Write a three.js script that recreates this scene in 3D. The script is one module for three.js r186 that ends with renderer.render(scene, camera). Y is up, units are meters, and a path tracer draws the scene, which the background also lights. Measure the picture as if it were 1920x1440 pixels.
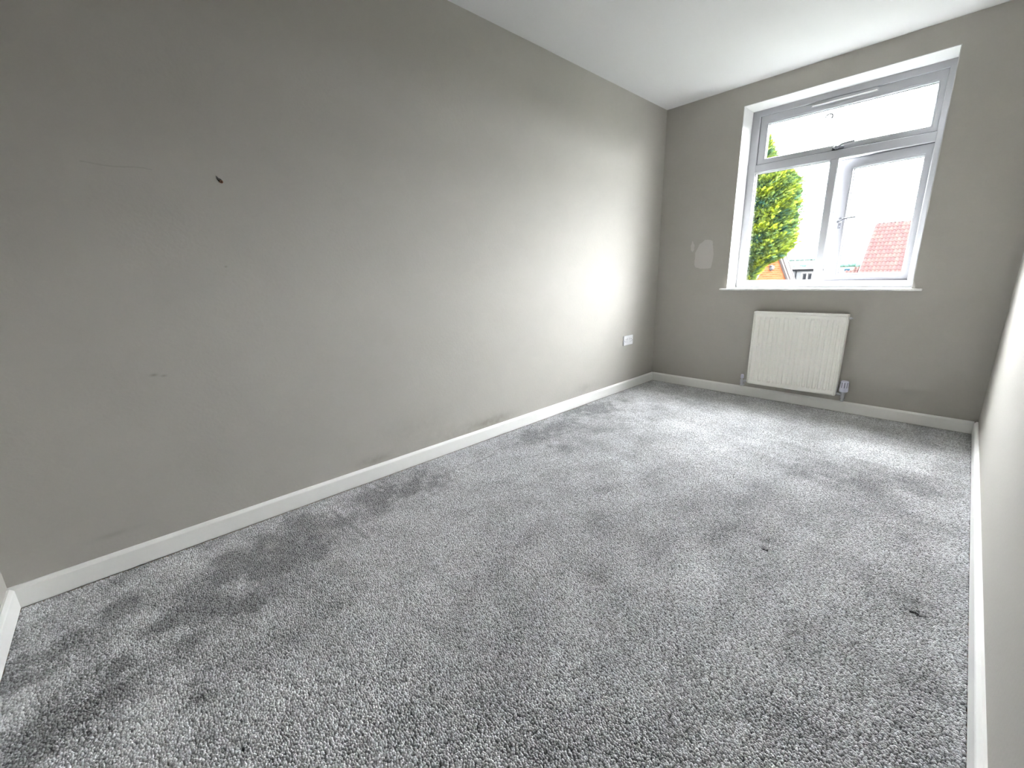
import * as THREE from 'three';
import { RoundedBoxGeometry } from 'three/addons/geometries/RoundedBoxGeometry.js';
import { mergeGeometries, mergeVertices } from 'three/addons/utils/BufferGeometryUtils.js';
import { ImprovedNoise } from 'three/addons/math/ImprovedNoise.js';

// ------------------------------------------------------------------ camera, sky, exposure
const scene = new THREE.Scene();
const camera = new THREE.PerspectiveCamera(2 * Math.atan(720 / 782.355) * 180 / Math.PI, 4 / 3, 0.02, 2000);
camera.rotation.order = 'YXZ';
camera.rotation.set(-0.2518, 0.8237, -0.0281);
camera.position.set(2.0352, 1.0417, 3.8069);
scene.add(camera);
const renderer = new THREE.WebGLRenderer({ antialias: true });
renderer.toneMapping = THREE.LinearToneMapping;
renderer.toneMappingExposure = 8.0;
renderer.shadowMap.enabled = true;
{ // bright overcast sky, brighter towards the zenith, the same all the way round
  const w = 64, h = 64, d = new Float32Array(w * h * 4);
  for (let j = 0; j < h; j++) {
    const s = Math.max(0, Math.sin(((j + 0.5) / h - 0.5) * Math.PI)), l = (1 + 0.8 * s) / 1.4;
    for (let i = 0; i < w; i++) d.set([0.97 * l, l, 1.045 * l, 1], (j * w + i) * 4);
  }
  const sky = new THREE.DataTexture(d, w, h, THREE.RGBAFormat, THREE.FloatType);
  sky.mapping = THREE.EquirectangularReflectionMapping; sky.magFilter = sky.minFilter = THREE.LinearFilter; sky.needsUpdate = true;
  scene.background = sky; scene.backgroundIntensity = 9;
}

// ------------------------------------------------------------------ helpers
let seed = 20240607;
const rnd = () => { seed = (seed + 0x6D2B79F5) | 0; let t = Math.imul(seed ^ (seed >>> 15), 1 | seed); t = (t + Math.imul(t ^ (t >>> 7), 61 | t)) ^ t; return ((t ^ (t >>> 14)) >>> 0) / 4294967296; };
const rr = (a, b) => a + (b - a) * rnd();
const sstep = (a, b, x) => { const t = Math.min(1, Math.max(0, (x - a) / (b - a))); return t * t * (3 - 2 * t); };
const perlin = new ImprovedNoise();
const fbm = (x, y, o = 4, z = 3.3) => { let s = 0, a = 0.5, f = 1; for (let i = 0; i < o; i++) { s += a * perlin.noise(x * f, y * f, z + i * 7.1); a *= 0.5; f *= 2; } return s; };
const used = new Map();
function numbered(n) { const k = used.get(n) ?? 0; used.set(n, k + 1); return k ? n + '_' + String(k).padStart(3, '0') : n; }
function flat(list) {
  const gs = (Array.isArray(list) ? list : [list]).map((g) => { const h = g.index ? g.toNonIndexed() : g; for (const k of Object.keys(h.attributes)) if (!['position', 'normal', 'uv'].includes(k)) h.deleteAttribute(k); h.morphAttributes = {}; return h; });
  return gs.length === 1 ? gs[0] : mergeGeometries(gs);
}
function mesh(name, geo, mat, parent) {
  const m = new THREE.Mesh(flat(geo), mat);
  m.name = parent ? name : numbered(name);
  m.castShadow = m.receiveShadow = true;
  (parent ?? scene).add(m);
  return m;
}
function part(name, geo, mat, parent) {                       // a child; a repeat on the same thing takes a number
  const n = parent.children.filter((c) => c.userData.stem === name).length;
  const m = mesh(n ? name + '_' + String(n).padStart(3, '0') : name, geo, mat, parent);
  Object.defineProperty(m.userData, 'stem', { value: name, enumerable: false });
  return m;
}
function piece(name, geo, mat, parent, k) {                   // one of many alike pieces sharing a geometry
  const m = new THREE.Mesh(geo, mat); m.name = k ? name + '_' + String(k).padStart(3, '0') : name;
  m.castShadow = m.receiveShadow = true; parent.add(m); return m;
}
function thing(name, label, category, pos = [0, 0, 0], turn = 0) {
  const o = new THREE.Group(); o.name = numbered(name); o.position.set(...pos); o.rotation.y = turn;
  o.userData = { label, category }; scene.add(o); return o;
}
const structure = (o) => { o.userData.kind = 'structure'; return o; };
function box(x0, x1, y0, y1, z0, z1, r = 0) {
  const w = x1 - x0, h = y1 - y0, d = z1 - z0;
  const g = r > 0 ? new RoundedBoxGeometry(w, h, d, 2, Math.min(r, w / 2.01, h / 2.01, d / 2.01)) : new THREE.BoxGeometry(w, h, d);
  return g.translate((x0 + x1) / 2, (y0 + y1) / 2, (z0 + z1) / 2);
}
// a four-sided frame in the xy plane between z0 (front is z1), widths left, right, bottom, top
function ring(x0, x1, y0, y1, l, r, b, t, z0, z1, bev = 0.003) {
  const s = new THREE.Shape([[x0, y0], [x1, y0], [x1, y1], [x0, y1]].map((p) => new THREE.Vector2(...p)));
  s.holes.push(new THREE.Path([[x0 + l, y0 + b], [x0 + l, y1 - t], [x1 - r, y1 - t], [x1 - r, y0 + b]].map((p) => new THREE.Vector2(...p))));
  const g = new THREE.ExtrudeGeometry(s, { depth: z1 - z0 - 2 * bev, bevelEnabled: bev > 0, bevelThickness: bev, bevelSize: bev, bevelOffset: -bev, bevelSegments: 2 });
  return g.translate(0, 0, z0 + bev);
}
function tubePath(pts, rad, seg = 24, sides = 12, cap = true) {
  const c = new THREE.CatmullRomCurve3(pts.map((p) => new THREE.Vector3(...p)));
  const g = new THREE.TubeGeometry(c, seg, rad, sides, false);
  const out = [g];
  if (cap) for (const p of [pts[0], pts[pts.length - 1]]) out.push(new THREE.SphereGeometry(rad, sides, 8).translate(...p));
  return flat(out);
}
function lathe(pts, sides = 28) { return new THREE.LatheGeometry(pts.map((p) => new THREE.Vector2(...p)), sides); }
function dataMap(w, h, fn, srgb = true) {
  const d = new Uint8Array(w * h * 4);
  for (let j = 0; j < h; j++) for (let i = 0; i < w; i++) { const c = fn(i / w, j / h); const k = (j * w + i) * 4; d[k] = c[0]; d[k + 1] = c[1]; d[k + 2] = c[2]; d[k + 3] = 255; }
  const t = new THREE.DataTexture(d, w, h, THREE.RGBAFormat);
  t.magFilter = THREE.LinearFilter; t.minFilter = THREE.LinearMipmapLinearFilter; t.generateMipmaps = true;
  t.wrapS = t.wrapT = THREE.RepeatWrapping;
  if (srgb) t.colorSpace = THREE.SRGBColorSpace;
  t.needsUpdate = true; return t;
}
const std = (r, g, b, rough = 0.6, extra = {}) => new THREE.MeshStandardMaterial({ color: new THREE.Color().setRGB(r, g, b), roughness: rough, ...extra });

// ------------------------------------------------------------------ room size (metres)
const W = 2.2165, H = 2.4, L = 4.2488, SK = 0.079, TK = 0.016;
const WX0 = 0.632, WX1 = 1.785, WY0 = 0.889, WY1 = 2.258;   // window opening in the far wall
const FZ = -0.196;                                           // inner face of the window frame

// roller stipple shared by the painted walls: 0.6 m tile
const stipple = dataMap(512, 512, (u, v) => {
  const a = (x, y) => fbm(x, y, 3);
  let s = 0; const f = 46;
  for (const [ox, oy, wx, wy] of [[0, 0, 1 - u, 1 - v], [1, 0, u, 1 - v], [0, 1, 1 - u, v], [1, 1, u, v]]) s += wx * wy * a((u - ox) * f, (v - oy) * f);
  const c = 128 + 200 * s; return [c, c, c];
}, false);
function paint(map, repeat, tint) {
  const b = stipple.clone(); b.repeat.set(repeat[0] / 0.6, repeat[1] / 0.6); b.needsUpdate = true;
  return new THREE.MeshStandardMaterial({ color: tint ?? 0xffffff, map: map ?? null, bumpMap: b, bumpScale: 0.0006, roughness: 0.78 });
}
const PAINT = [181, 178, 170];                               // warm grey emulsion, sRGB
const grain = (u, v, k) => 1 + 0.02 * fbm(u * k, v * k, 3);

// left wall: brown rubbed smudges above the skirting, a long hairline scratch, small chips
const smudges = [[2.94, 0.105, 0.10, 0.024, 0.08], [2.106, 0.112, 0.13, 0.028, 0.10], [2.25, 0.10, 0.30, 0.05, 0.06], [2.636, 0.2, 0.25, 0.10, 0.03], [1.1, 0.13, 0.12, 0.04, 0.05], [3.75, 0.72, 0.010, 0.005, 0.12], [3.72, 0.712, 0.008, 0.004, 0.10], [3.454, 1.11, 0.004, 0.003, 0.15], [3.962, 0.149, 0.06, 0.01, 0.05]];
const leftMap = dataMap(2048, 1160, (u, v) => {
  const z = u * L, y = v * H; let d = grain(u * L, v * H, 5);
  let stain = 0;
  for (const [sz, sy, rz, ry, a] of smudges) { const e = ((z - sz) / rz) ** 2 + ((y - sy) / ry) ** 2; if (e < 6) stain += a * Math.exp(-e) * (1 + 1.2 * fbm(z * 30, y * 30, 3)); }
  const sc = Math.abs(y - (1.439 + 0.003 * Math.sin(z * 40) + 0.002 * fbm(z * 60, 1, 2)));
  if (z > 3.62 && z < 3.80) stain += 0.12 * Math.exp(-((sc / 0.0016) ** 2)) * (0.5 + 0.9 * Math.abs(fbm(z * 50, 4, 2)));
  stain = Math.max(0, stain);
  return [PAINT[0] * d * (1 - stain), PAINT[1] * d * (1 - stain * 1.06), PAINT[2] * d * (1 - stain * 1.2)];
});
// far wall: two dabs of paler filler beside the window
const inPoly = (x, y, P) => { let c = false; for (let i = 0, j = P.length - 1; i < P.length; j = i++) if ((P[i][1] > y) !== (P[j][1] > y) && x < (P[j][0] - P[i][0]) * (y - P[i][1]) / (P[j][1] - P[i][1]) + P[i][0]) c = !c; return c; };
const dabA = [[0.375, 1.27], [0.417, 1.301], [0.455, 1.298], [0.482, 1.288], [0.499, 1.192], [0.495, 1.12], [0.488, 1.065], [0.42, 1.061], [0.356, 1.073], [0.340, 1.10], [0.343, 1.201]];
const dabB = [[0.309, 1.299], [0.297, 1.262], [0.299, 1.225], [0.315, 1.207], [0.329, 1.225], [0.33, 1.265]];
const backMap = dataMap(1024, 1108, (u, v) => {
  const x = u * W, y = v * H; let d = grain(x, y, 5);
  const jx = x + 0.006 * fbm(x * 40, y * 40, 3), jy = y + 0.006 * fbm(x * 40 + 9, y * 40, 3);
  const p = inPoly(jx, jy, dabA) || inPoly(jx, jy, dabB) ? 1.11 : 1;
  return [PAINT[0] * d * p, PAINT[1] * d * p, PAINT[2] * d * p * (p > 1 ? 1.02 : 1)];
});
const M = {
  left: paint(leftMap, [L, H]),
  back: paint(backMap, [W, H]),
  plain: paint(null, [L, H], new THREE.Color().setRGB(PAINT[0] / 255, PAINT[1] / 255, PAINT[2] / 255, THREE.SRGBColorSpace)),
  ceiling: std(0.75, 0.75, 0.75, 0.9),
  gloss: std(0.90, 0.90, 0.87, 0.35),
  reveal: std(0.62, 0.62, 0.61, 0.7),
  upvc: std(0.42, 0.425, 0.445, 0.35),
  gasket: std(0.10, 0.105, 0.115, 0.6),
  glass: new THREE.MeshPhysicalMaterial({ color: 0xffffff, roughness: 0, metalness: 0, transmission: 1, thickness: 0, ior: 1.5 }),
  chrome: std(0.62, 0.63, 0.66, 0.28, { metalness: 1 }),
  steel: std(0.42, 0.43, 0.46, 0.38, { metalness: 1 }),
  handle: std(0.13, 0.135, 0.15, 0.4), lever: std(0.24, 0.245, 0.27, 0.4),
  dark: std(0.03, 0.03, 0.03, 0.7),
  radiator: std(0.90, 0.895, 0.83, 0.38),
  plastic: std(0.80, 0.80, 0.81, 0.4),
  trv: std(0.74, 0.75, 0.86, 0.45),
  trvDark: std(0.25, 0.255, 0.32, 0.5),
};

// ------------------------------------------------------------------ the room shell
{
  const quadUV = (g, fx, fy) => { const p = g.attributes.position, n = new Float32Array(p.count * 2); for (let i = 0; i < p.count; i++) { n[2 * i] = fx(p.getX(i), p.getY(i), p.getZ(i)); n[2 * i + 1] = fy(p.getX(i), p.getY(i), p.getZ(i)); } g.setAttribute('uv', new THREE.BufferAttribute(n, 2)); return g; };
  const T = 0.12, B = 0.30;
  structure(mesh('floor', box(-T, W + T, -0.2, -0.012, -B, L + T), std(0.35, 0.27, 0.18, 0.8)));
  structure(mesh('ceiling', box(-T, W + T, H, H + 0.2, -B, L + T), M.ceiling));
  structure(mesh('wall_left', quadUV(box(-T, 0, -0.012, H, -B, L + T), (x, y, z) => z / L, (x, y) => y / H), M.left));
  structure(mesh('wall_right', quadUV(box(W, W + T, -0.012, H, -B, L + T), (x, y, z) => z / L, (x, y) => y / H), M.plain));
  structure(mesh('wall_front', quadUV(box(0, W, -0.012, H, L, L + T), (x) => x / L, (x, y) => y / H), M.plain));
  const s = new THREE.Shape([[0, -0.012], [W, -0.012], [W, H], [0, H]].map((p) => new THREE.Vector2(...p)));
  s.holes.push(new THREE.Path([[WX0, WY0 - 0.009], [WX0, WY1], [WX1, WY1], [WX1, WY0 - 0.009]].map((p) => new THREE.Vector2(...p))));
  const g = new THREE.ExtrudeGeometry(s, { depth: B, bevelEnabled: false }).translate(0, 0, -B);
  structure(mesh('wall_back', quadUV(flat(g), (x) => x / W, (x, y) => y / H), M.back));
  // white painted plaster returns of the window opening
  const q = 0.004;
  structure(mesh('trim_1', [box(WX0, WX0 + q, WY0, WY1, FZ, 0.0006), box(WX1 - q, WX1, WY0, WY1, FZ, 0.0006), box(WX0 + q, WX1 - q, WY1 - q, WY1, FZ, 0.0006)], M.reveal));
  // skirting boards: flat face, chamfered top arris
  const prof = [[0, 0], [TK, 0], [TK, SK - 0.012], [TK - 0.002, SK - 0.008], [0.0065, SK], [0, SK]];
  function skirting(name, len, pos, turn) {
    const sh = new THREE.Shape(prof.map((p) => new THREE.Vector2(...p)));
    const m = mesh(name, new THREE.ExtrudeGeometry(sh, { depth: len, bevelEnabled: false }), M.gloss);
    m.position.set(...pos); m.rotation.y = turn; structure(m);
  }
  skirting('baseboard_left', L, [0, 0, 0], 0);
  skirting('baseboard_right', L, [W, 0, L], Math.PI);
  skirting('baseboard_back', W - 2 * TK, [W - TK, 0, 0], -Math.PI / 2);
  skirting('baseboard_front', W - 2 * TK, [TK, 0, L], Math.PI / 2);
}

// ------------------------------------------------------------------ carpet
{
  // flattened or brushed patches of pile: [x, z, radius], in metres on the floor
  const worn = [[0.24, 3.97, 0.05], [0.29, 3.47, 0.1], [0.38, 3.57, 0.08], [0.34, 3.67, 0.05], [0.2, 3.68, 0.05], [0.54, 3.68, 0.06], [0.47, 3.81, 0.06], [0.59, 3.83, 0.03], [0.45, 3.89, 0.05], [0.46, 3.42, 0.03], [0.61, 4.01, 0.04], [0.82, 3.84, 0.05], [0.68, 4.07, 0.06], [0.7, 4.15, 0.07], [0.37, 4.17, 0.09], [0.56, 3.99, 0.04], [1.05, 3.82, 0.04],
    [0.29, 3.25, 0.05], [0.15, 3.39, 0.09], [0.19, 3.0, 0.1], [0.24, 2.91, 0.09], [0.26, 2.73, 0.08], [0.21, 1.66, 0.12], [0.21, 1.94, 0.09], [0.1, 1.27, 0.15], [0.18, 1.11, 0.12], [0.48, 1.93, 0.06], [2.11, 2.5, 0.04], [1.98, 2.8, 0.04], [1.3, 2.74, 0.04], [1.39, 2.72, 0.03], [1.44, 2.72, 0.03], [1.59, 3.12, 0.04], [1.63, 3.21, 0.05], [1.9, 2.83, 0.03], [0.91, 2.97, 0.02], [1.86, 2.61, 0.03], [1.8, 1.25, 0.1], [1.58, 1.3, 0.1], [1.98, 1.08, 0.1]];
  const seams = [[0.08, 3.25, 0.49, 3.22], [0.02, 2.99, 0.27, 2.95], [0.24, 2.57, 0.23, 2.28], [0.45, 1.29, 0.59, 1.16]];
  const holes = [[1.665, 2.158, 0.016], [1.655, 2.10, 0.02], [2.091, 2.178, 0.018], [2.085, 2.12, 0.022]];
  const segDist = (x, z, [a, b, c, d]) => { const t = Math.min(1, Math.max(0, ((x - a) * (c - a) + (z - b) * (d - b)) / ((c - a) ** 2 + (d - b) ** 2))); return Math.hypot(x - a - t * (c - a), z - b - t * (d - b)); };
  // how far the pile is brushed towards the viewer's end (1) or lies away (0), less the painted window light patch
  function layAndLight(x, z) {
    let d = 0.75 * fbm(x * 1.6, z * 1.1, 4, 1.2) + 0.6 * fbm(x * 7, z * 5, 5, 8.2) + 0.35 * fbm(x * 3 + z * 2, z * 16 - x * 5, 4, 17.3) * sstep(2.4, 1.2, z);
    d += (0.25 + 1.3 * Math.max(-0.2, fbm(x * 5, z * 5, 4, 33.1))) * sstep(1.15, 0.5, x) * sstep(3.3, 3.9, z);
    d += 0.9 * Math.max(-0.1, fbm(x * 6, z * 2.6, 4, 12.4)) * sstep(1.0, 0.2, x) * sstep(2.2, 1.4, z);
    d += 0.45 * Math.max(0, fbm(x * 4.2, z * 3.2, 3, 21.7)) * sstep(0.9, 0.1, x) * 1.5;
    for (const [wx, wz, r] of worn) { const e = ((x - wx) ** 2 + (z - wz) ** 2) / (r * r * 1.1); if (e < 5) d += (wx > 0.85 ? 0.3 : 0.75) * Math.exp(-e * (1 + 1.6 * fbm(x * 14, z * 14, 3, 4))) * Math.max(0.1, 0.85 + 1.9 * fbm(x * 17, z * 17, 4, 6.6)); }
    for (const s of seams) { const e = segDist(x, z, s); d += 0.22 * Math.exp(-((e / 0.012) ** 2)) - 0.3 * Math.exp(-(((e - 0.02) / 0.012) ** 2)); }
    // straight-edged patch of window light on the floor, painted into the pile colour
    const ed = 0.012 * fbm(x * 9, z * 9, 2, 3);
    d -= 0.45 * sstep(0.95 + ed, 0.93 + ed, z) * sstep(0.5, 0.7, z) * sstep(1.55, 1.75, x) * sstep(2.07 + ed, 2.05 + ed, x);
    return Math.min(1, Math.max(-0.7, d));
  }
  const carpet = thing('carpet', 'mottled mid grey fitted carpet with worn dark footmarks and two leg dents', 'carpet');
  const y0 = -0.012, nx = 110, nz = 210;
  const plane = new THREE.PlaneGeometry(W - 2 * TK, L - 2 * TK, nx, nz).rotateX(-Math.PI / 2).translate(W / 2, 0, L / 2);
  const back = mesh('backing', [plane.translate(0, -0.0075, 0)], std(0.14, 0.141, 0.143, 0.95), carpet);
  // one tuft: a short twisted stub of yarn with a rounded, slightly splayed tip
  const tuft = mergeVertices(lathe([[0.0020, -0.008], [0.0030, -0.003], [0.0034, 0.0005], [0.0025, 0.0028], [0, 0.0036]], 6));
  const step = 0.0052, xs = Math.floor((W - 2 * TK - 0.004) / step), zs = Math.floor((L - 2 * TK - 0.004) / step);
  const pile = new THREE.InstancedMesh(tuft, std(1, 1, 1, 0.95), xs * zs);
  pile.name = 'pile'; pile.userData.kind = 'stuff'; pile.castShadow = pile.receiveShadow = true;
  const m4 = new THREE.Matrix4(), e = new THREE.Euler(), q = new THREE.Quaternion(), P = new THREE.Vector3(), S = new THREE.Vector3(), c = new THREE.Color();
  let n = 0;
  for (let i = 0; i < xs; i++) for (let j = 0; j < zs; j++) {
    const x = TK + 0.005 + (i + 0.5 + rr(-0.42, 0.42)) * step, z = TK + 0.005 + (j + 0.5 + rr(-0.42, 0.42)) * step;
    const l0 = layAndLight(x, z) + rr(-0.16, 0.16), l = l0 < 0 ? l0 : 0.95 * sstep(-0.25, 0.75, l0) - 0.148;
    let dip = 0, cut = 0;
    for (const [hx, hz, r] of holes) { const dd = ((x - hx) / 1.6) ** 2 + ((z - hz) * 1.1) ** 2; dip = Math.max(dip, Math.exp(-dd / (r * r))); if (r < 0.019 && dd < (r * 0.5) ** 2) cut = 1; }
    e.set(0.25 * l + rr(-0.35, 0.35), rr(0, 6.28), rr(-0.35, 0.35)); q.setFromEuler(e);
    const s = rr(0.85, 1.2);
    P.set(x, -0.0038 + 0.0014 * fbm(x * 5, z * 5, 2, 2) - 0.0012 * l - 0.006 * dip + rr(-0.0008, 0.0008), z); S.set(s, s, s);
    m4.compose(P, q, S); pile.setMatrixAt(n, m4);
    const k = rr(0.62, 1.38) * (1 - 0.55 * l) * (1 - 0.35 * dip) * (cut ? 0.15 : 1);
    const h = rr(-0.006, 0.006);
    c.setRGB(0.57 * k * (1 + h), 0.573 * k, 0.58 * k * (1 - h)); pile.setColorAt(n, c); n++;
  }
  carpet.add(pile);
}

// ------------------------------------------------------------------ window
const win = new THREE.Group(); win.name = 'window_1'; structure(win); scene.add(win);
{
  const FB = -0.266;
  // outer frame: front lip and a narrower carcass behind it that the sashes close against
  part('window_frame', [
    ring(WX0 + 0.002, WX1 - 0.002, WY0 + 0.006, WY1 - 0.002, 0.060, 0.044, 0.05, 0.045, FZ - 0.026, FZ, 0.005),
    ring(WX0 + 0.002, WX1 - 0.002, WY0 + 0.006, WY1 - 0.002, 0.044, 0.026, 0.036, 0.028, FB, FZ - 0.0255, 0.001)], M.upvc, win);
  part('transom', [box(0.690, 1.743, 1.803, 1.862, FZ - 0.026, FZ - 0.0005, 0.006), box(0.676, 1.76, 1.816, 1.848, FB, FZ - 0.02, 0.001)], M.upvc, win);
  part('mullion', [box(1.193, 1.246, 0.93, 1.806, FZ - 0.026, FZ + 0.0005, 0.009), box(1.206, 1.233, 0.92, 1.82, FB, FZ - 0.02, 0.001)], M.upvc, win);
  // window board
  const sill = part('window_sill', [box(WX0 - 0.047, WX1 + 0.052, WY0 - 0.008, WY0 + 0.007, 0.0005, 0.032, 0.005), box(WX0 + 0.001, WX1 - 0.001, WY0 - 0.008, WY0 + 0.007, FB, 0.012, 0.002)], M.gloss, win);
  // fixed light, left
  const bead = (x0, x1, y0, y1, z0, z1, w, mat, par, nm) => part(nm, ring(x0, x1, y0, y1, w, w, w, w, z0, z1, 0.0045), mat, par);
  const fl = part('fixed_light', ring(0.684, 1.201, 0.936, 1.812, 0.017, 0.012, 0.017, 0.017, FZ - 0.040, FZ - 0.012, 0.006), M.upvc, win);
  part('gasket', ring(0.698, 1.191, 0.951, 1.798, 0.005, 0.004, 0.005, 0.005, FZ - 0.042, FZ - 0.034, 0.001), M.gasket, fl);
  part('pane', box(0.695, 1.196, 0.945, 1.804, FZ - 0.046, FZ - 0.042), M.glass, fl);
  // top-hung fanlight, shut
  const fan = part('fanlight_sash', [ring(0.679, 1.757, 1.848, 2.230, 0.062, 0.046, 0.044, 0.070, FZ - 0.064, FZ - 0.012, 0.004), ring(0.735, 1.716, 1.886, 2.166, 0.016, 0.016, 0.016, 0.016, FZ - 0.045, FZ - 0.014, 0.0065)], M.upvc, win);
  part('gasket', ring(0.750, 1.701, 1.901, 2.151, 0.0045, 0.0045, 0.0045, 0.0045, FZ - 0.046, FZ - 0.038, 0.001), M.gasket, fan);
  part('pane', box(0.740, 1.710, 1.890, 2.160, FZ - 0.050, FZ - 0.046), M.glass, fan);
  part('gasket', ring(0.694, 1.7445, 1.860, 2.2145, 0.004, 0.005, 0.005, 0.004, FZ - 0.016, FZ - 0.0095, 0.001), M.gasket, fan);
  // trickle vent on the head: a long slim hood with chamfered ends and an open slot
  const vs = new THREE.Shape([[1.030, 2.184], [1.408, 2.184], [1.408, 2.196], [1.396, 2.209], [1.046, 2.209], [1.030, 2.196]].map((p) => new THREE.Vector2(...p)));
  const vent = part('trickle_vent', new THREE.ExtrudeGeometry(vs, { depth: 0.012, bevelEnabled: true, bevelSize: 0.0025, bevelThickness: 0.003, bevelOffset: -0.0025, bevelSegments: 2 }).translate(0, 0, FZ - 0.012), M.upvc, win);
  part('vent_flap', box(1.036, 1.402, 2.186, 2.192, FZ + 0.002, FZ + 0.007, 0.002), M.gloss, vent);
  // side-hung casement, standing a few degrees open, hinged on its right
  const HX = 1.757, HZ = FZ - 0.030;
  const cas = part('casement_sash', [ring(1.233, HX, 0.936, 1.815, 0.078, 0.058, 0.05, 0.07, -0.048, 0, 0.004), ring(1.305, 1.712, 0.981, 1.750, 0.016, 0.016, 0.016, 0.016, -0.034, -0.002, 0.0065)].map((g) => g.translate(-HX, 0, 0)), M.upvc, win);
  cas.position.set(HX, 0, HZ); cas.rotation.y = -0.125;
  part('gasket', ring(1.320 - HX, 1.697 - HX, 0.996, 1.735, 0.0045, 0.0045, 0.0045, 0.0045, -0.034, -0.026, 0.001), M.gasket, cas);
  part('pane', box(1.312 - HX, 1.706 - HX, 0.987, 1.743, -0.038, -0.034), M.glass, cas);
  part('gasket', ring(1.236 - HX, 1.7425 - HX, 0.945, 1.805, 0.0025, 0.0045, 0.005, 0.005, -0.003, 0.0015, 0.0005), M.gasket, cas);
  // espagnolette handles: back plate, boss, swept lever, key barrel
  function handle(parent, x, y, z, vertical) {
    const g = [];
    if (vertical) g.push(box(x - 0.012, x + 0.012, y - 0.052, y + 0.030, z, z + 0.010, 0.005)); else g.push(box(x - 0.030, x + 0.042, y - 0.011, y + 0.011, z, z + 0.010, 0.005));
    g.push(new THREE.CylinderGeometry(0.0105, 0.0125, 0.032, 20).rotateX(Math.PI / 2).translate(x, y, z + 0.022));
    g.push(tubePath([[x - 0.004, y, z + 0.037], [x + 0.016, y + 0.003, z + 0.042], [x + 0.034, y + 0.012, z + 0.046], [x + 0.06, y + 0.016, z + 0.046], [x + 0.1, y + 0.018, z + 0.044]], 0.0062, 28, 12));
    g.push(new THREE.SphereGeometry(0.0125, 18, 12).scale(1, 1, 0.6).translate(x, y, z + 0.037));
    if (vertical) g.push(new THREE.CylinderGeometry(0.006, 0.006, 0.012, 16).rotateX(Math.PI / 2).translate(x, y - 0.034, z + 0.014)); else g.push(new THREE.CylinderGeometry(0.005, 0.005, 0.01, 16).rotateX(Math.PI / 2).translate(x - 0.020, y, z + 0.014));
    return part('handle', g, vertical ? M.lever : M.handle, parent);
  }
  handle(fan, 1.222, 1.876, FZ - 0.013, false);
  handle(cas, 1.291 - HX, 1.375, -0.001, true);
  }
// curled grey mark on the fanlight pane
{
  const pts = []; for (let i = 0; i <= 16; i++) { const a = Math.PI * (1.05 - 1.25 * i / 16); pts.push([0.020 * Math.cos(a), 0.016 * Math.sin(a), 0]); }
  const g = [new THREE.TubeGeometry(new THREE.CatmullRomCurve3(pts.map((p) => new THREE.Vector3(...p))), 30, 0.005, 8), new THREE.SphereGeometry(0.0075, 10, 8).scale(1.2, 1, 0.5).translate(0.018, -0.010, 0), new THREE.SphereGeometry(0.004, 8, 6).translate(-0.021, -0.002, 0), tubePath([[0.016, -0.012, 0], [0.010, -0.022, 0]], 0.003, 6, 8)];
  const o = mesh('pane_mark', g, std(0.17, 0.175, 0.19, 0.6)); o.position.set(1.141, 2.106, FZ - 0.0425);
  o.userData = { label: 'small curled grey mark on the upper window pane', category: 'pane_mark' };
}

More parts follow.
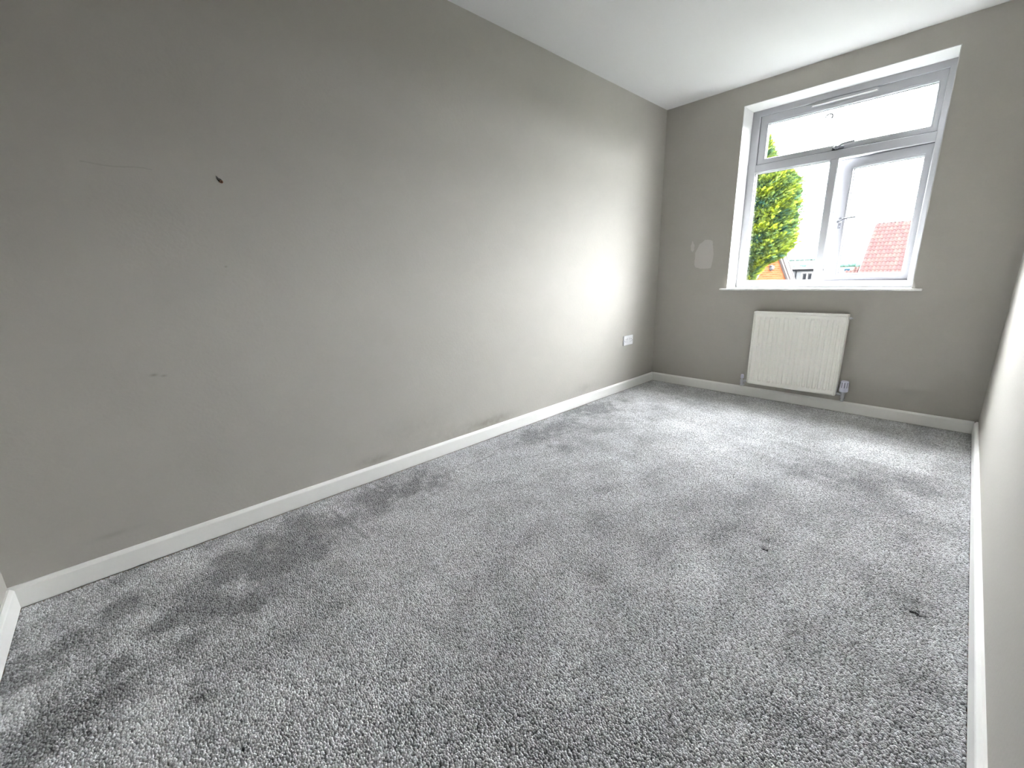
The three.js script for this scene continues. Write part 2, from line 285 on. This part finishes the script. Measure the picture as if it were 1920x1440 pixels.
// ------------------------------------------------------------------ radiator
{
  const X0 = 0.897, X1 = 1.497, Y0 = 0.127, Y1 = 0.721, ZF = 0.1, N = 17;
  const rad = thing('radiator', 'white ribbed panel radiator on the far wall under the window', 'radiator', [(X0 + X1) / 2, 0, 0]);
  const ox = -(X0 + X1) / 2;
  // pressed front: a relief grid with N vertical flutes
  const rx0 = 0.925, rx1 = 1.461, ry0 = 0.163, ry1 = 0.679, NX = 340, NY = 90;
  const pos = [], idx = [], pitch = (rx1 - rx0) / (N - 1);
  const ysteps = []; for (let j = 0; j <= NY; j++) { ysteps.push(j / NY); }
  for (let j = 0; j <= NY; j++) for (let i = 0; i <= NX; i++) {
    const x = X0 + 0.004 + (X1 - X0 - 0.008) * i / NX, y = Y0 + 0.004 + (Y1 - Y0 - 0.02) * ysteps[j];
    const t = (x - rx0) / pitch, near = Math.round(t), f = Math.abs(t - near);
    let dz = 0;
    if (near >= 0 && near < N) { const w = 1 - sstep(0.20, 0.36, f); const ends = sstep(ry0 - 0.004, ry0 + 0.012, y) * sstep(ry1 + 0.004, ry1 - 0.012, y); dz = -0.0105 * w * ends; }
    const ex = Math.min(x - X0, X1 - x), ey = y - Y0; dz -= 0.004 * (1 - sstep(0.0015, 0.004, Math.abs(ex - 0.011))) * (y < Y1 - 0.02 ? 1 : 0) + 0.005 * (1 - sstep(0.004, 0.010, ex)) + 0.005 * (1 - sstep(0.004, 0.012, ey));
    pos.push(x + ox, y, ZF + dz);
  }
  for (let j = 0; j < NY; j++) for (let i = 0; i < NX; i++) { const a = j * (NX + 1) + i; idx.push(a, a + 1, a + NX + 2, a, a + NX + 2, a + NX + 1); }
  const fg = new THREE.BufferGeometry(); fg.setAttribute('position', new THREE.Float32BufferAttribute(pos, 3)); fg.setIndex(idx); fg.computeVertexNormals();
  fg.setAttribute('uv', new THREE.Float32BufferAttribute(new Float32Array(pos.length / 3 * 2), 2));
  mesh('front_panel', [fg, box(X0 + ox + 0.003, X1 + ox - 0.003, Y0 + 0.003, Y1 - 0.01, ZF - 0.020, ZF - 0.0085, 0.003)], M.radiator, rad);
  mesh('back_panel', [box(X0 + ox + 0.004, X1 + ox - 0.004, Y0 + 0.004, Y1 - 0.012, 0.034, 0.046, 0.004)], M.radiator, rad);
  const fins = []; for (let i = 0; i < 30; i++) { const x = X0 + ox + 0.03 + i * (X1 - X0 - 0.06) / 29; fins.push(box(x - 0.0006, x + 0.0006, Y0 + 0.06, Y1 - 0.05, 0.046, ZF - 0.02)); }
  mesh('convector_fins', fins, M.radiator, rad);
  part('side_panel', box(X0 + ox, X0 + ox + 0.003, Y0 + 0.012, Y1 - 0.004, 0.036, ZF - 0.004, 0.001), M.radiator, rad);
  part('side_panel', box(X1 + ox - 0.003, X1 + ox, Y0 + 0.012, Y1 - 0.004, 0.036, ZF - 0.004, 0.001), M.radiator, rad);
  // top grille: rolled rim and cross bars
  const bars = [box(X0 + ox, X1 + ox, Y1 - 0.016, Y1, ZF - 0.012, ZF + 0.0012, 0.004), box(X0 + ox, X1 + ox, Y1 - 0.012, Y1, 0.034, 0.044, 0.003), box(X0 + ox, X0 + ox + 0.012, Y1 - 0.008, Y1, 0.036, ZF - 0.004, 0.002), box(X1 + ox - 0.012, X1 + ox, Y1 - 0.008, Y1, 0.036, ZF - 0.004, 0.002)];
  for (let i = 1; i < 40; i++) { const x = X0 + ox + i * (X1 - X0) / 40; bars.push(box(x - 0.0035, x + 0.0035, Y1 - 0.006, Y1 - 0.001, 0.040, ZF - 0.006)); }
  mesh('top_grille', bars, M.radiator, rad);
  // bleed plug at the top right corner
  mesh('bleed_valve', [new THREE.CylinderGeometry(0.009, 0.009, 0.016, 18).rotateZ(Math.PI / 2).translate(X1 + ox + 0.006, 0.694, 0.062), new THREE.CylinderGeometry(0.005, 0.005, 0.012, 6).rotateZ(Math.PI / 2).translate(X1 + ox + 0.018, 0.694, 0.062)], M.chrome, rad);
  for (const s of [-0.2, 0.2]) part('bracket', [box(s - 0.015, s + 0.015, 0.2, 0.65, 0.0008, 0.004), box(s - 0.015, s + 0.015, 0.62, 0.65, 0.0008, 0.036), box(s - 0.015, s + 0.015, 0.2, 0.225, 0.0008, 0.036)], M.steel, rad);
  const VZ = 0.060;
  // lockshield valve, left: tail to the wall, body, union, small white cap
  const lx = 0.852 + ox;
  const lv = mesh('lockshield_valve', [lathe([[0, 0.094], [0.011, 0.094], [0.011, 0.106], [0.0085, 0.108], [0.0085, 0.116], [0.012, 0.119], [0.012, 0.145], [0.008, 0.150], [0.0075, 0.164], [0, 0.165]]).translate(lx, 0, VZ), tubePath([[lx, 0.132, VZ], [X0 + ox + 0.004, 0.146, VZ]], 0.0075, 8, 14), new THREE.CylinderGeometry(0.0125, 0.0125, 0.014, 6).rotateZ(Math.PI / 2).translate(lx + 0.026, 0.140, VZ), tubePath([[lx, 0.098, VZ], [lx, 0.096, 0.03], [lx, 0.096, 0.001]], 0.0075, 12, 14)], M.chrome, rad);
  mesh('valve_cap', lathe([[0, 0.160], [0.0115, 0.160], [0.0125, 0.165], [0.0115, 0.188], [0.010, 0.192], [0, 0.193]]).translate(lx, 0, VZ), M.trv, lv);
  // thermostatic valve, right
  const tx = 1.536 + ox;
  const tv = mesh('thermostatic_valve', [lathe([[0, 0.092], [0.011, 0.092], [0.011, 0.105], [0.0085, 0.108], [0.0085, 0.116], [0.012, 0.120], [0.012, 0.150], [0.0155, 0.152], [0.0155, 0.166], [0, 0.168]]).translate(tx, 0, VZ), tubePath([[tx, 0.140, VZ], [X1 + ox - 0.004, 0.146, VZ]], 0.0075, 8, 14), new THREE.CylinderGeometry(0.0125, 0.0125, 0.014, 6).rotateZ(Math.PI / 2).translate(tx - 0.028, 0.143, VZ), tubePath([[tx, 0.098, VZ], [tx, 0.096, 0.03], [tx, 0.096, 0.001]], 0.0075, 12, 14)], M.chrome, rad);
  const hd = mesh('thermostat_head', lathe([[0, 0.163], [0.021, 0.163], [0.0265, 0.167], [0.0272, 0.176], [0.0262, 0.184], [0.0252, 0.225], [0.0236, 0.241], [0.020, 0.245], [0, 0.246]], 40).translate(tx, 0, VZ), M.trv, tv);
  const slots = []; for (let k = 0; k < 10; k++) { const a = k / 10 * Math.PI * 2 + 0.2; slots.push(box(-0.0028, 0.0028, 0.196, 0.236, 0.0236, 0.0262, 0.001).rotateY(a).translate(tx, 0, VZ)); }
  mesh('grip_slots', slots, M.trvDark, tv);
}

// ------------------------------------------------------------------ double socket on the left wall
{
  const s = thing('wall_socket', 'white double wall socket low on the left wall near the corner', 'socket', [0, 0.456, 0.482], Math.PI / 2);
  mesh('face_plate', box(-0.0735, 0.0735, -0.043, 0.043, 0.0003, 0.012, 0.004), M.plastic, s);
  for (const k of [-1, 1]) {
    const r = part('rocker_switch', box(-0.0055, 0.0055, -0.010, 0.010, 0, 0.004, 0.0015), M.plastic, s);
    r.position.set(k * 0.017, 0.013, 0.0115); r.rotation.x = 0.12;
    const pins = [box(-0.002, 0.002, 0.006, 0.014, 0.0118, 0.0124), box(-0.0145, -0.0085, -0.012, -0.008, 0.0118, 0.0124), box(0.0085, 0.0145, -0.012, -0.008, 0.0118, 0.0124)].map((g) => g.translate(k * 0.042, 0, 0));
    part('pin_holes', pins, M.dark, s);
    part('screw', new THREE.CylinderGeometry(0.003, 0.0034, 0.002, 12).rotateX(Math.PI / 2).translate(k * 0.062, -0.002, 0.0124), M.steel, s);
  }
}
// ------------------------------------------------------------------ old wall plug in its chipped hole
{
  const p = thing('wall_plug', 'small brown wall plug left in a chipped dark hole on the left wall', 'wall plug', [0, 1.4300, 3.4235], Math.PI / 2);
  const sh = new THREE.Shape([[-0.009, 0.016], [-0.003, 0.009], [0.004, 0.006], [0.010, 0.001], [0.0115, -0.005], [0.008, -0.0095], [0.002, -0.009], [-0.004, -0.002], [-0.008, 0.005]].map((q) => new THREE.Vector2(...q)));
  mesh('chipped_hole', new THREE.ExtrudeGeometry(sh, { depth: 0.0012, bevelEnabled: false }).translate(0, 0, 0.0002), std(0.012, 0.008, 0.006, 0.95), p);
  mesh('plug_rim', [new THREE.TorusGeometry(0.0042, 0.0016, 10, 20).translate(0.006, -0.0045, 0.003), new THREE.CylinderGeometry(0.0055, 0.0055, 0.003, 18, 1, true).rotateX(Math.PI / 2).translate(0.006, -0.0045, 0.0015)], std(0.22, 0.075, 0.02, 0.6), p);
  mesh('screw_tip', tubePath([[-0.007, 0.012, 0.001], [-0.003, 0.006, 0.004], [0.003, 0.001, 0.006]], 0.0022, 10, 8), std(0.02, 0.016, 0.014, 0.5), p);
}

// ================================================================== outdoors
// weathered, sheenless surfaces
const matte = (r, g, b, rough = 0.9, extra = {}) => new THREE.MeshPhysicalMaterial({ color: new THREE.Color().setRGB(r, g, b), roughness: rough, specularIntensity: 0, ...extra });
const O = {
  field: matte(0.030, 0.034, 0.028, 0.95), bark: matte(0.012, 0.009, 0.007, 0.9),
  board: matte(0.085, 0.076, 0.075), white: matte(0.05, 0.047, 0.047, 0.7), pale: matte(0.036, 0.037, 0.0375, 0.9), slate: matte(0.005, 0.0053, 0.006, 0.8), blue: matte(0.006, 0.016, 0.024, 0.8),
};
// ground: falls away below the house and climbs to a low ridge far off
const groundY = (x, z) => { const d = Math.max(0, -z); return -2.9 + 3.3 * sstep(25, 110, d) + 1.3 * sstep(90, 200, d) + 5.2 * sstep(180, 420, d) + 0.6 * fbm(x * 0.01, z * 0.01, 3) * sstep(60, 200, d); };
{
  const g = new THREE.PlaneGeometry(700, 560, 120, 120).rotateX(-Math.PI / 2).translate(-60, 0, -250);
  const p = g.attributes.position; for (let i = 0; i < p.count; i++) p.setY(i, groundY(p.getX(i), p.getZ(i)));
  g.computeVertexNormals(); structure(mesh('ground', g, O.field));
}
// columnar conifer
{
  const T = thing('conifer_tree', 'tall bushy bright green conifer close outside the left pane', 'tree', [-1.78, -2.9, -8]);
  const AX = 0, base = 2.9;
  const profile = [[-1.6, 0.02], [0.7, 0.04], [0.95, 0.14], [1.15, 0.32], [1.3, 0.58], [1.5, 0.76], [1.8, 0.84], [2.4, 0.86], [2.9, 0.84], [3.15, 0.70], [3.3, 0.52], [3.5, 0.32], [3.75, 0.18], [4.0, 0.06], [4.1, 0.01]];
  const rad = (y) => { for (let i = 1; i < profile.length; i++) if (y < profile[i][0]) { const [a, ra] = profile[i - 1], [b, rb] = profile[i]; return ra + (rb - ra) * Math.max(0, (y - a) / (b - a)); } return 0; };
  mesh('trunk', lathe([[0.12, 0], [0.10, 1.5], [0.085, 3], [0.06, 5], [0.012, 6.8]], 14), O.bark, T);
  const br = [];
  for (let i = 0; i < 150; i++) { const y = rr(0.4, 3.8), a = rr(0, 6.283), r = rad(y) * rr(0.6, 0.85), x = Math.cos(a) * r, z = Math.sin(a) * r; br.push(tubePath([[0, base + y - 0.25 * r, 0], [x * 0.5, base + y - 0.1 * r, z * 0.5], [x, base + y + 0.15 * r, z]], 0.011, 6, 5, false)); }
  mesh('branches', br, O.bark, T);
  // a feathery spray: rachis with alternating scale-leaf twigs
  const V = [], I = [], C = [];
  function leaf(x, y, z, dx, dy, dz, l, w, t0, t1) {
    const n = V.length / 3, px = -dy * w, py = dx * w, m = 0.6 * l;
    V.push(x - px, y - py, z, x + px, y + py, z, x + dx * m + px * 1.1, y + dy * m + py * 1.1, z + dz * m, x + dx * l, y + dy * l, z + dz * l, x + dx * m - px * 1.1, y + dy * m - py * 1.1, z + dz * m);
    for (const t of [t0, t0, (t0 + t1) / 2, t1, (t0 + t1) / 2]) C.push(0.55 + 0.75 * t, 0.62 + 0.55 * t, 1.1 - 0.35 * t);
    I.push(n, n + 1, n + 2, n, n + 2, n + 4, n + 4, n + 2, n + 3);
  }
  leaf(0, 0, 0, 0, 1, 0, 0.17, 0.003, 0, 1);
  for (let k = 0; k < 8; k++) { const y = 0.015 + k * 0.017, l = 0.062 * (1 - k / 13); for (const s of [-1, 1]) leaf(0, y + (s > 0 ? 0.007 : 0), 0, s * 0.66, 0.75, (k % 3 - 1) * 0.3, l, 0.0042, k / 12, 0.3 + k / 10); }
  const sg = new THREE.BufferGeometry(); sg.setAttribute('position', new THREE.Float32BufferAttribute(V, 3)); sg.setAttribute('color', new THREE.Float32BufferAttribute(C, 3)); sg.setIndex(I); sg.computeVertexNormals();
  const N = 40000, leafM = matte(1, 1, 1, 0.95, { side: THREE.DoubleSide, vertexColors: true });
  const fo = new THREE.InstancedMesh(sg, leafM, N); fo.name = 'foliage'; fo.userData.kind = 'stuff'; fo.castShadow = fo.receiveShadow = true;
  const q = new THREE.Quaternion(), q2 = new THREE.Quaternion(), up = new THREE.Vector3(0, 1, 0), d = new THREE.Vector3(), m4 = new THREE.Matrix4(), c = new THREE.Color();
  for (let i = 0; i < N; i++) {
    let y; do { y = rr(0.35, 4.12); } while (rnd() > rad(y) / 0.9 + 0.03);
    const a = rr(0, 6.283), clump = fbm(Math.cos(a) * 2.4 + y * 0.6, y * 4.2 - 1.2 * rad(y) + Math.sin(a) * 2.4, 3, 5), R = rad(y) * (1 + 0.45 * clump), t = Math.pow(rnd(), 0.4), r = R * (rnd() < 0.05 ? rr(0.95, 1.1) : 0.12 + 0.83 * t);
    const wild = i % 3 === 0 ? 1.1 : 0.3;
    d.set(Math.cos(a) + rr(-wild, wild), rr(0.0, 0.5), Math.sin(a) + rr(-wild, wild)).normalize();
    q.setFromUnitVectors(up, d); q2.setFromAxisAngle(up, rr(0, 6.283)); q.multiply(q2);
    const s = rr(0.5, 0.95) * (rad(y) < 0.3 ? 0.85 : 1);
    m4.compose(new THREE.Vector3(Math.cos(a) * r, base + y, Math.sin(a) * r), q, new THREE.Vector3(s, s, s)); fo.setMatrixAt(i, m4);
    const g = Math.min(1.15, Math.max(0, 0.45 + 1.7 * clump + rr(-0.25, 0.3)));
    c.setRGB(0.015 + 0.092 * g, 0.044 + 0.092 * g, 0.030 - 0.019 * g); fo.setColorAt(i, c);
  }
  T.add(fo);
}
// pantile used on the near roof: S-shaped section, thick, lower edge open
function pantile(w, l, h, th) {
  const n = 12, top = [], bot = [];
  for (let i = 0; i <= n; i++) { const u = i / n, x = (u - 0.5) * w * 1.06, y = h * (0.5 + 0.5 * Math.sin((u - 0.22) * Math.PI * 2)); top.push([x, y + th]); bot.push([x, y]); }
  const s = new THREE.Shape([...top, ...bot.reverse()].map((p) => new THREE.Vector2(...p)));
  return new THREE.ExtrudeGeometry(s, { depth: l, bevelEnabled: false });
}
// red-tiled house to the right
{
  const RX = -2.30, RY = 3.41, RZ = -30, PITCH = 42 * Math.PI / 180, EX = 0.325, CW = 0.168, ROWS = 17, COLS = 14;
  const hs = thing('tiled_house', 'neighbouring house with a red pantile roof behind the right pane', 'house', [RX, groundY(RX, RZ), RZ]);
  const by = RY - groundY(RX, RZ);
  const roof = mesh('roof', (() => { const g = box(0, 9.0, -0.12, -0.03, 0, ROWS * EX + 0.1); g.rotateX(PITCH); const g2 = box(0, 9.0, -0.12, -0.03, -(ROWS * EX + 0.1), 0); g2.rotateX(-PITCH); return [g.translate(0, by, 0), g2.translate(0, by, 0)]; })(), matte(0.008, 0.003, 0.0026, 0.9), hs);
  const tg = flat(pantile(CW, EX * 1.12, 0.055, 0.028)), mats = [[0.0245, 0.0150, 0.0142], [0.0230, 0.0134, 0.0130], [0.0260, 0.0166, 0.0150], [0.0240, 0.0150, 0.0138]].map((c) => matte(...c, 0.85));
  let k = 0;
  for (let r = 0; r < ROWS; r++) for (let c = 0; c < COLS; c++) {
    const t = piece('roof_tile', tg, mats[Math.floor(rnd() * 4)], roof, k++);
    const s = r * EX;
    t.rotation.x = PITCH - 0.055; t.position.set((c + 0.5) * CW, by - s * Math.sin(PITCH) + 0.028, s * Math.cos(PITCH) + 0.018);
  }
  // ridge and verge
  part('ridge_tiles', Array.from({ length: 20 }, (_, i) => new THREE.CylinderGeometry(0.11, 0.11, 0.43, 12, 1, true, 0, Math.PI).rotateZ(Math.PI / 2).rotateX(-Math.PI / 2).translate(0.22 + i * 0.445, by + 0.0, 0)), matte(0.034, 0.028, 0.027, 0.85), roof);
  part('verge', [box(-0.05, 0.02, -0.16, 0.012, 0, ROWS * EX).rotateX(PITCH).translate(0, by, 0)], O.white, roof);
  const ey = by - ROWS * EX * Math.sin(PITCH), ez = ROWS * EX * Math.cos(PITCH);
  const ws = new THREE.Shape([[-ez + 0.3, 0], [ez - 0.3, 0], [ez - 0.3, ey + 0.05], [0, by - 0.25], [-ez + 0.3, ey + 0.05]].map((p) => new THREE.Vector2(...p)));
  mesh('wall', new THREE.ExtrudeGeometry(ws, { depth: 8.6, bevelEnabled: false }).rotateY(-Math.PI / 2).translate(8.8, 0, 0), matte(0.05, 0.02, 0.014, 0.9), hs);
  mesh('gutter', tubePath([[0, ey - 0.06, ez + 0.04], [9, ey - 0.06, ez + 0.04]], 0.055, 4, 8), O.slate, hs);
  // low tiled porch roof left of the main slope
  const pr = thing('tiled_porch', 'low lean-to with a small red tiled roof left of the big tiled roof', 'porch', [-3.25, groundY(-3, -27.5), -28.3]);
  const py = 0.98 - groundY(-3, -27.5), P2 = 34 * Math.PI / 180;
  const tri = (yy, n) => Math.max(0, 4 - Math.round(n)); let kk = 0;
  const body = mesh('roof', (() => { const s = new THREE.Shape([[0.70, 0], [0.98, 0], [0.98, -2.6], [-2.2, -2.6]].map((p) => new THREE.Vector2(...p))); return new THREE.ExtrudeGeometry(s, { depth: 0.05, bevelEnabled: false }).rotateX(-Math.PI / 2 + P2).translate(0, py - 0.05, 0); })(), matte(0.008, 0.003, 0.0026, 0.9), pr);
  for (let r = 0; r < 7; r++) for (let c = 0; c < 18; c++) {
    const x = 0.98 - (c + 0.5) * CW, s = r * EX; if (x - CW * 0.2 < 0.70 - 2.9 * (s + EX * 0.8) / 2.6) continue;
    const t = piece('roof_tile', tg, mats[Math.floor(rnd() * 4)], body, kk++); t.rotation.x = P2 - 0.055; t.position.set(x, py + 0.012 - s * Math.sin(P2), s * Math.cos(P2));
  }
  mesh('wall', box(-2.0, 0.9, 0, py - 2.6 * Math.sin(P2), 0.1, 1.95), matte(0.05, 0.02, 0.014, 0.9), pr);
}
// brick gable behind the conifer
{
  const TH = 1.33, AXX = -3.62, AY = 2.2, AZ = -16, HW = 3.1, RISE = 3.5, LEN = 9;
  const gy = groundY(AXX, AZ), h = AY - gy;
  const hs = thing('brick_house', 'orange brick house gable with white bargeboards partly behind the conifer', 'house', [AXX, gy, AZ], TH);
  const brick = dataMap(512, 512, (u, v) => {
    const rowH = 1 / 13, row = Math.floor(v / rowH), fv = (v / rowH) % 1, uu = u * 4.44 + (row % 2) * 0.5, col = Math.floor(uu), fu = uu % 1;
    if (fv < 0.13 || fu < 0.045) return [150, 128, 112];
    const r = fbm(col * 7.3 + 0.5, row * 3.7 + 0.2, 2) * 60 + 25 * fbm(u * 60, v * 60, 2);
    return [158 + r, 84 + r * 0.8, 50 + r * 0.6];
  });
  const bm = new THREE.MeshPhysicalMaterial({ specularIntensity: 0, map: brick, color: new THREE.Color().setRGB(0.21, 0.21, 0.21), roughness: 0.9 });
  const sh = new THREE.Shape([[-HW, 0], [HW, 0], [HW, h - RISE], [0, h], [-HW, h - RISE]].map((p) => new THREE.Vector2(...p)));
  mesh('gable_wall', new THREE.ExtrudeGeometry(sh, { depth: LEN, bevelEnabled: false }).translate(0, 0, -LEN), bm, hs);
  const a = Math.atan2(RISE, HW), sl = Math.hypot(HW, RISE) + 0.3;
  for (const s of [-1, 1]) {
    part('bargeboard', [box(-0.02, sl, s < 0 ? -0.09 : -0.20, 0.0, 0.10, 0.15, 0.01), box(-0.02, sl, s < 0 ? -0.12 : -0.28, s < 0 ? -0.09 : -0.20, 0.0, 0.10), box(-0.02, sl, 0.0, 0.035, 0.07, 0.17)].map((g) => { g.rotateZ(-a); if (s < 0) g.rotateY(Math.PI).translate(0, 0, 0.25); return g.translate(0, h + (s < 0 ? 0.10 : 0.19), 0); }), O.board, hs);
    const g = box(-0.02, sl, 0.0, 0.07, -LEN, 0.12); g.rotateZ(-a); if (s < 0) { g.scale(-1, 1, 1); const ix = g.index; for (let i = 0; i < ix.count; i += 3) { const t = ix.getX(i); ix.setX(i, ix.getX(i + 1)); ix.setX(i + 1, t); } }
    part('roof_slope', g.translate(0, h + 0.20, 0), matte(0.02, 0.012, 0.010, 0.9), hs);
  }
  // courses of tiles on the slope that faces the window, joined: too small to pick apart
  const rows = []; for (let r = 0; r < 13; r++) rows.push(flat(pantile(0.30, 0.36, 0.04, 0.018)).clone());
  const courses = []; const one = flat(pantile(0.30, 0.36, 0.04, 0.018));
  for (let r = 0; r < 13; r++) for (let c = 0; c < 20; c++) { const g = one.clone(); g.rotateX(a - 0.05).rotateY(-Math.PI / 2); const s = r * 0.33; g.translate(-s * Math.cos(a) - 0.03, h + 0.30 - s * Math.sin(a), 0.0 - c * 0.3 - 0.1); courses.push(g); }
  const ct = part('tile_courses', courses, matte(0.022, 0.0165, 0.0155, 0.85), hs); ct.userData.kind = 'stuff';
  // pale round fixture high on the gable
  mesh('wall_fixture', [new THREE.SphereGeometry(0.10, 20, 12, 0, Math.PI * 2, 0, Math.PI / 2).rotateX(Math.PI / 2).translate(0.02, h - 1.10, 0.03), new THREE.CylinderGeometry(0.115, 0.115, 0.03, 20).rotateX(Math.PI / 2).translate(0.02, h - 1.10, 0.015), box(-0.12, -0.05, h - 1.05, h - 1.0, 0.0, 0.10, 0.01)], O.white, hs);
}
// white flat-roofed building beyond
{
  const Z = -40, x0 = -8.95, x1 = -6.95, top = 1.02, gy = groundY(-8, Z) - 0.3;
  const b = thing('flat_roofed_building', 'pale flat-roofed building with dark window slots right of the brick gable', 'building', [x0, gy, Z]);
  const t = top - gy, w = x1 - x0;
  mesh('wall', box(0, w, 0, t - 0.12, -5, 0), O.pale, b);
  mesh('roof', box(-0.15, w + 0.15, t - 0.06, t + 0.14, -5.2, 0.25, 0.03), O.white, b);
  mesh('fascia', box(-0.1, w + 0.1, t - 0.16, t - 0.05, -5.1, 0.16), O.slate, b);
  part('corner_post', box(0.46, 0.54, 0, t - 0.15, 0.002, 0.08), O.slate, b);
  const fr = part('window_frame', ring(0.92, 2.25, t - 1.62, t - 0.30, 0.10, 0.10, 0.10, 0.10, 0.002, 0.07, 0.004), O.white, b);
  for (let i = 0; i < 3; i++) part('pane', box(1.08 + i * 0.38, 1.26 + i * 0.38, t - 1.46, t - 0.46, 0.004, 0.03), O.slate, fr);
  for (let i = 0; i < 2; i++) part('glazing_bar', box(1.30 + i * 0.38, 1.42 + i * 0.38, t - 1.55, t - 0.38, 0.004, 0.06, 0.004), O.white, fr);
}
// blue tub on the rising ground
{
  const x = -14.1, z = -98, b = mesh('blue_tub', lathe([[0, 0], [0.36, 0], [0.42, 0.06], [0.46, 0.40], [0.50, 0.42], [0.50, 0.46], [0.44, 0.47], [0.30, 0.52], [0, 0.55]], 24), O.blue);
  b.position.set(x, groundY(x, z), z); b.userData = { label: 'small bright blue tub on the slope left of the low tiled porch', category: 'tub' };
}
// hedgerows and woods on the far slope: nobody could count these
{
  const blob = new THREE.IcosahedronGeometry(1, 2); const p = blob.attributes.position; for (let i = 0; i < p.count; i++) { const x = p.getX(i), y = p.getY(i), z = p.getZ(i), f = 1 + 0.5 * fbm(x * 2.2 + 3, y * 2.2 + z * 1.7, 3); p.setXYZ(i, x * f, y * f, z * f); } blob.computeVertexNormals();
  function wood(name, label, n, place, c0, c1) {
    const im = new THREE.InstancedMesh(blob, matte(1, 1, 1, 0.95), n); im.name = name; im.userData = { label, category: 'trees', kind: 'stuff' }; im.castShadow = im.receiveShadow = true;
    const m = new THREE.Matrix4(), q = new THREE.Quaternion(), c = new THREE.Color();
    for (let i = 0; i < n; i++) { const [x, z, s] = place(i); q.setFromEuler(new THREE.Euler(rr(-0.3, 0.3), rr(0, 6.28), rr(-0.3, 0.3))); m.compose(new THREE.Vector3(x, groundY(x, z) + s * 0.55, z), q, new THREE.Vector3(s * rr(0.9, 1.4), s, s)); im.setMatrixAt(i, m); const t = rnd(); c.setRGB(...c0.map((v, k) => v + (c1[k] - v) * t)); im.setColorAt(i, c); }
    scene.add(im);
  }
  wood('hedgerow', 'pale green belt of trees across the field below the ridge', 420, () => [rr(-75, 25), -150 + rr(-5, 5), rr(0.35, 0.75)], [0.014, 0.027, 0.021], [0.024, 0.036, 0.030]);
  wood('ridge_hedge', 'thin broken line of trees along the far ridge', 420, () => { let x; do { x = rr(-210, 60); } while (fbm(x * 0.035, 2, 3) < -0.05); return [x, -405 + rr(-6, 6), rr(0.6, 1.2)]; }, [0.014, 0.022, 0.020], [0.022, 0.030, 0.027]);
}
renderer.render(scene, camera);
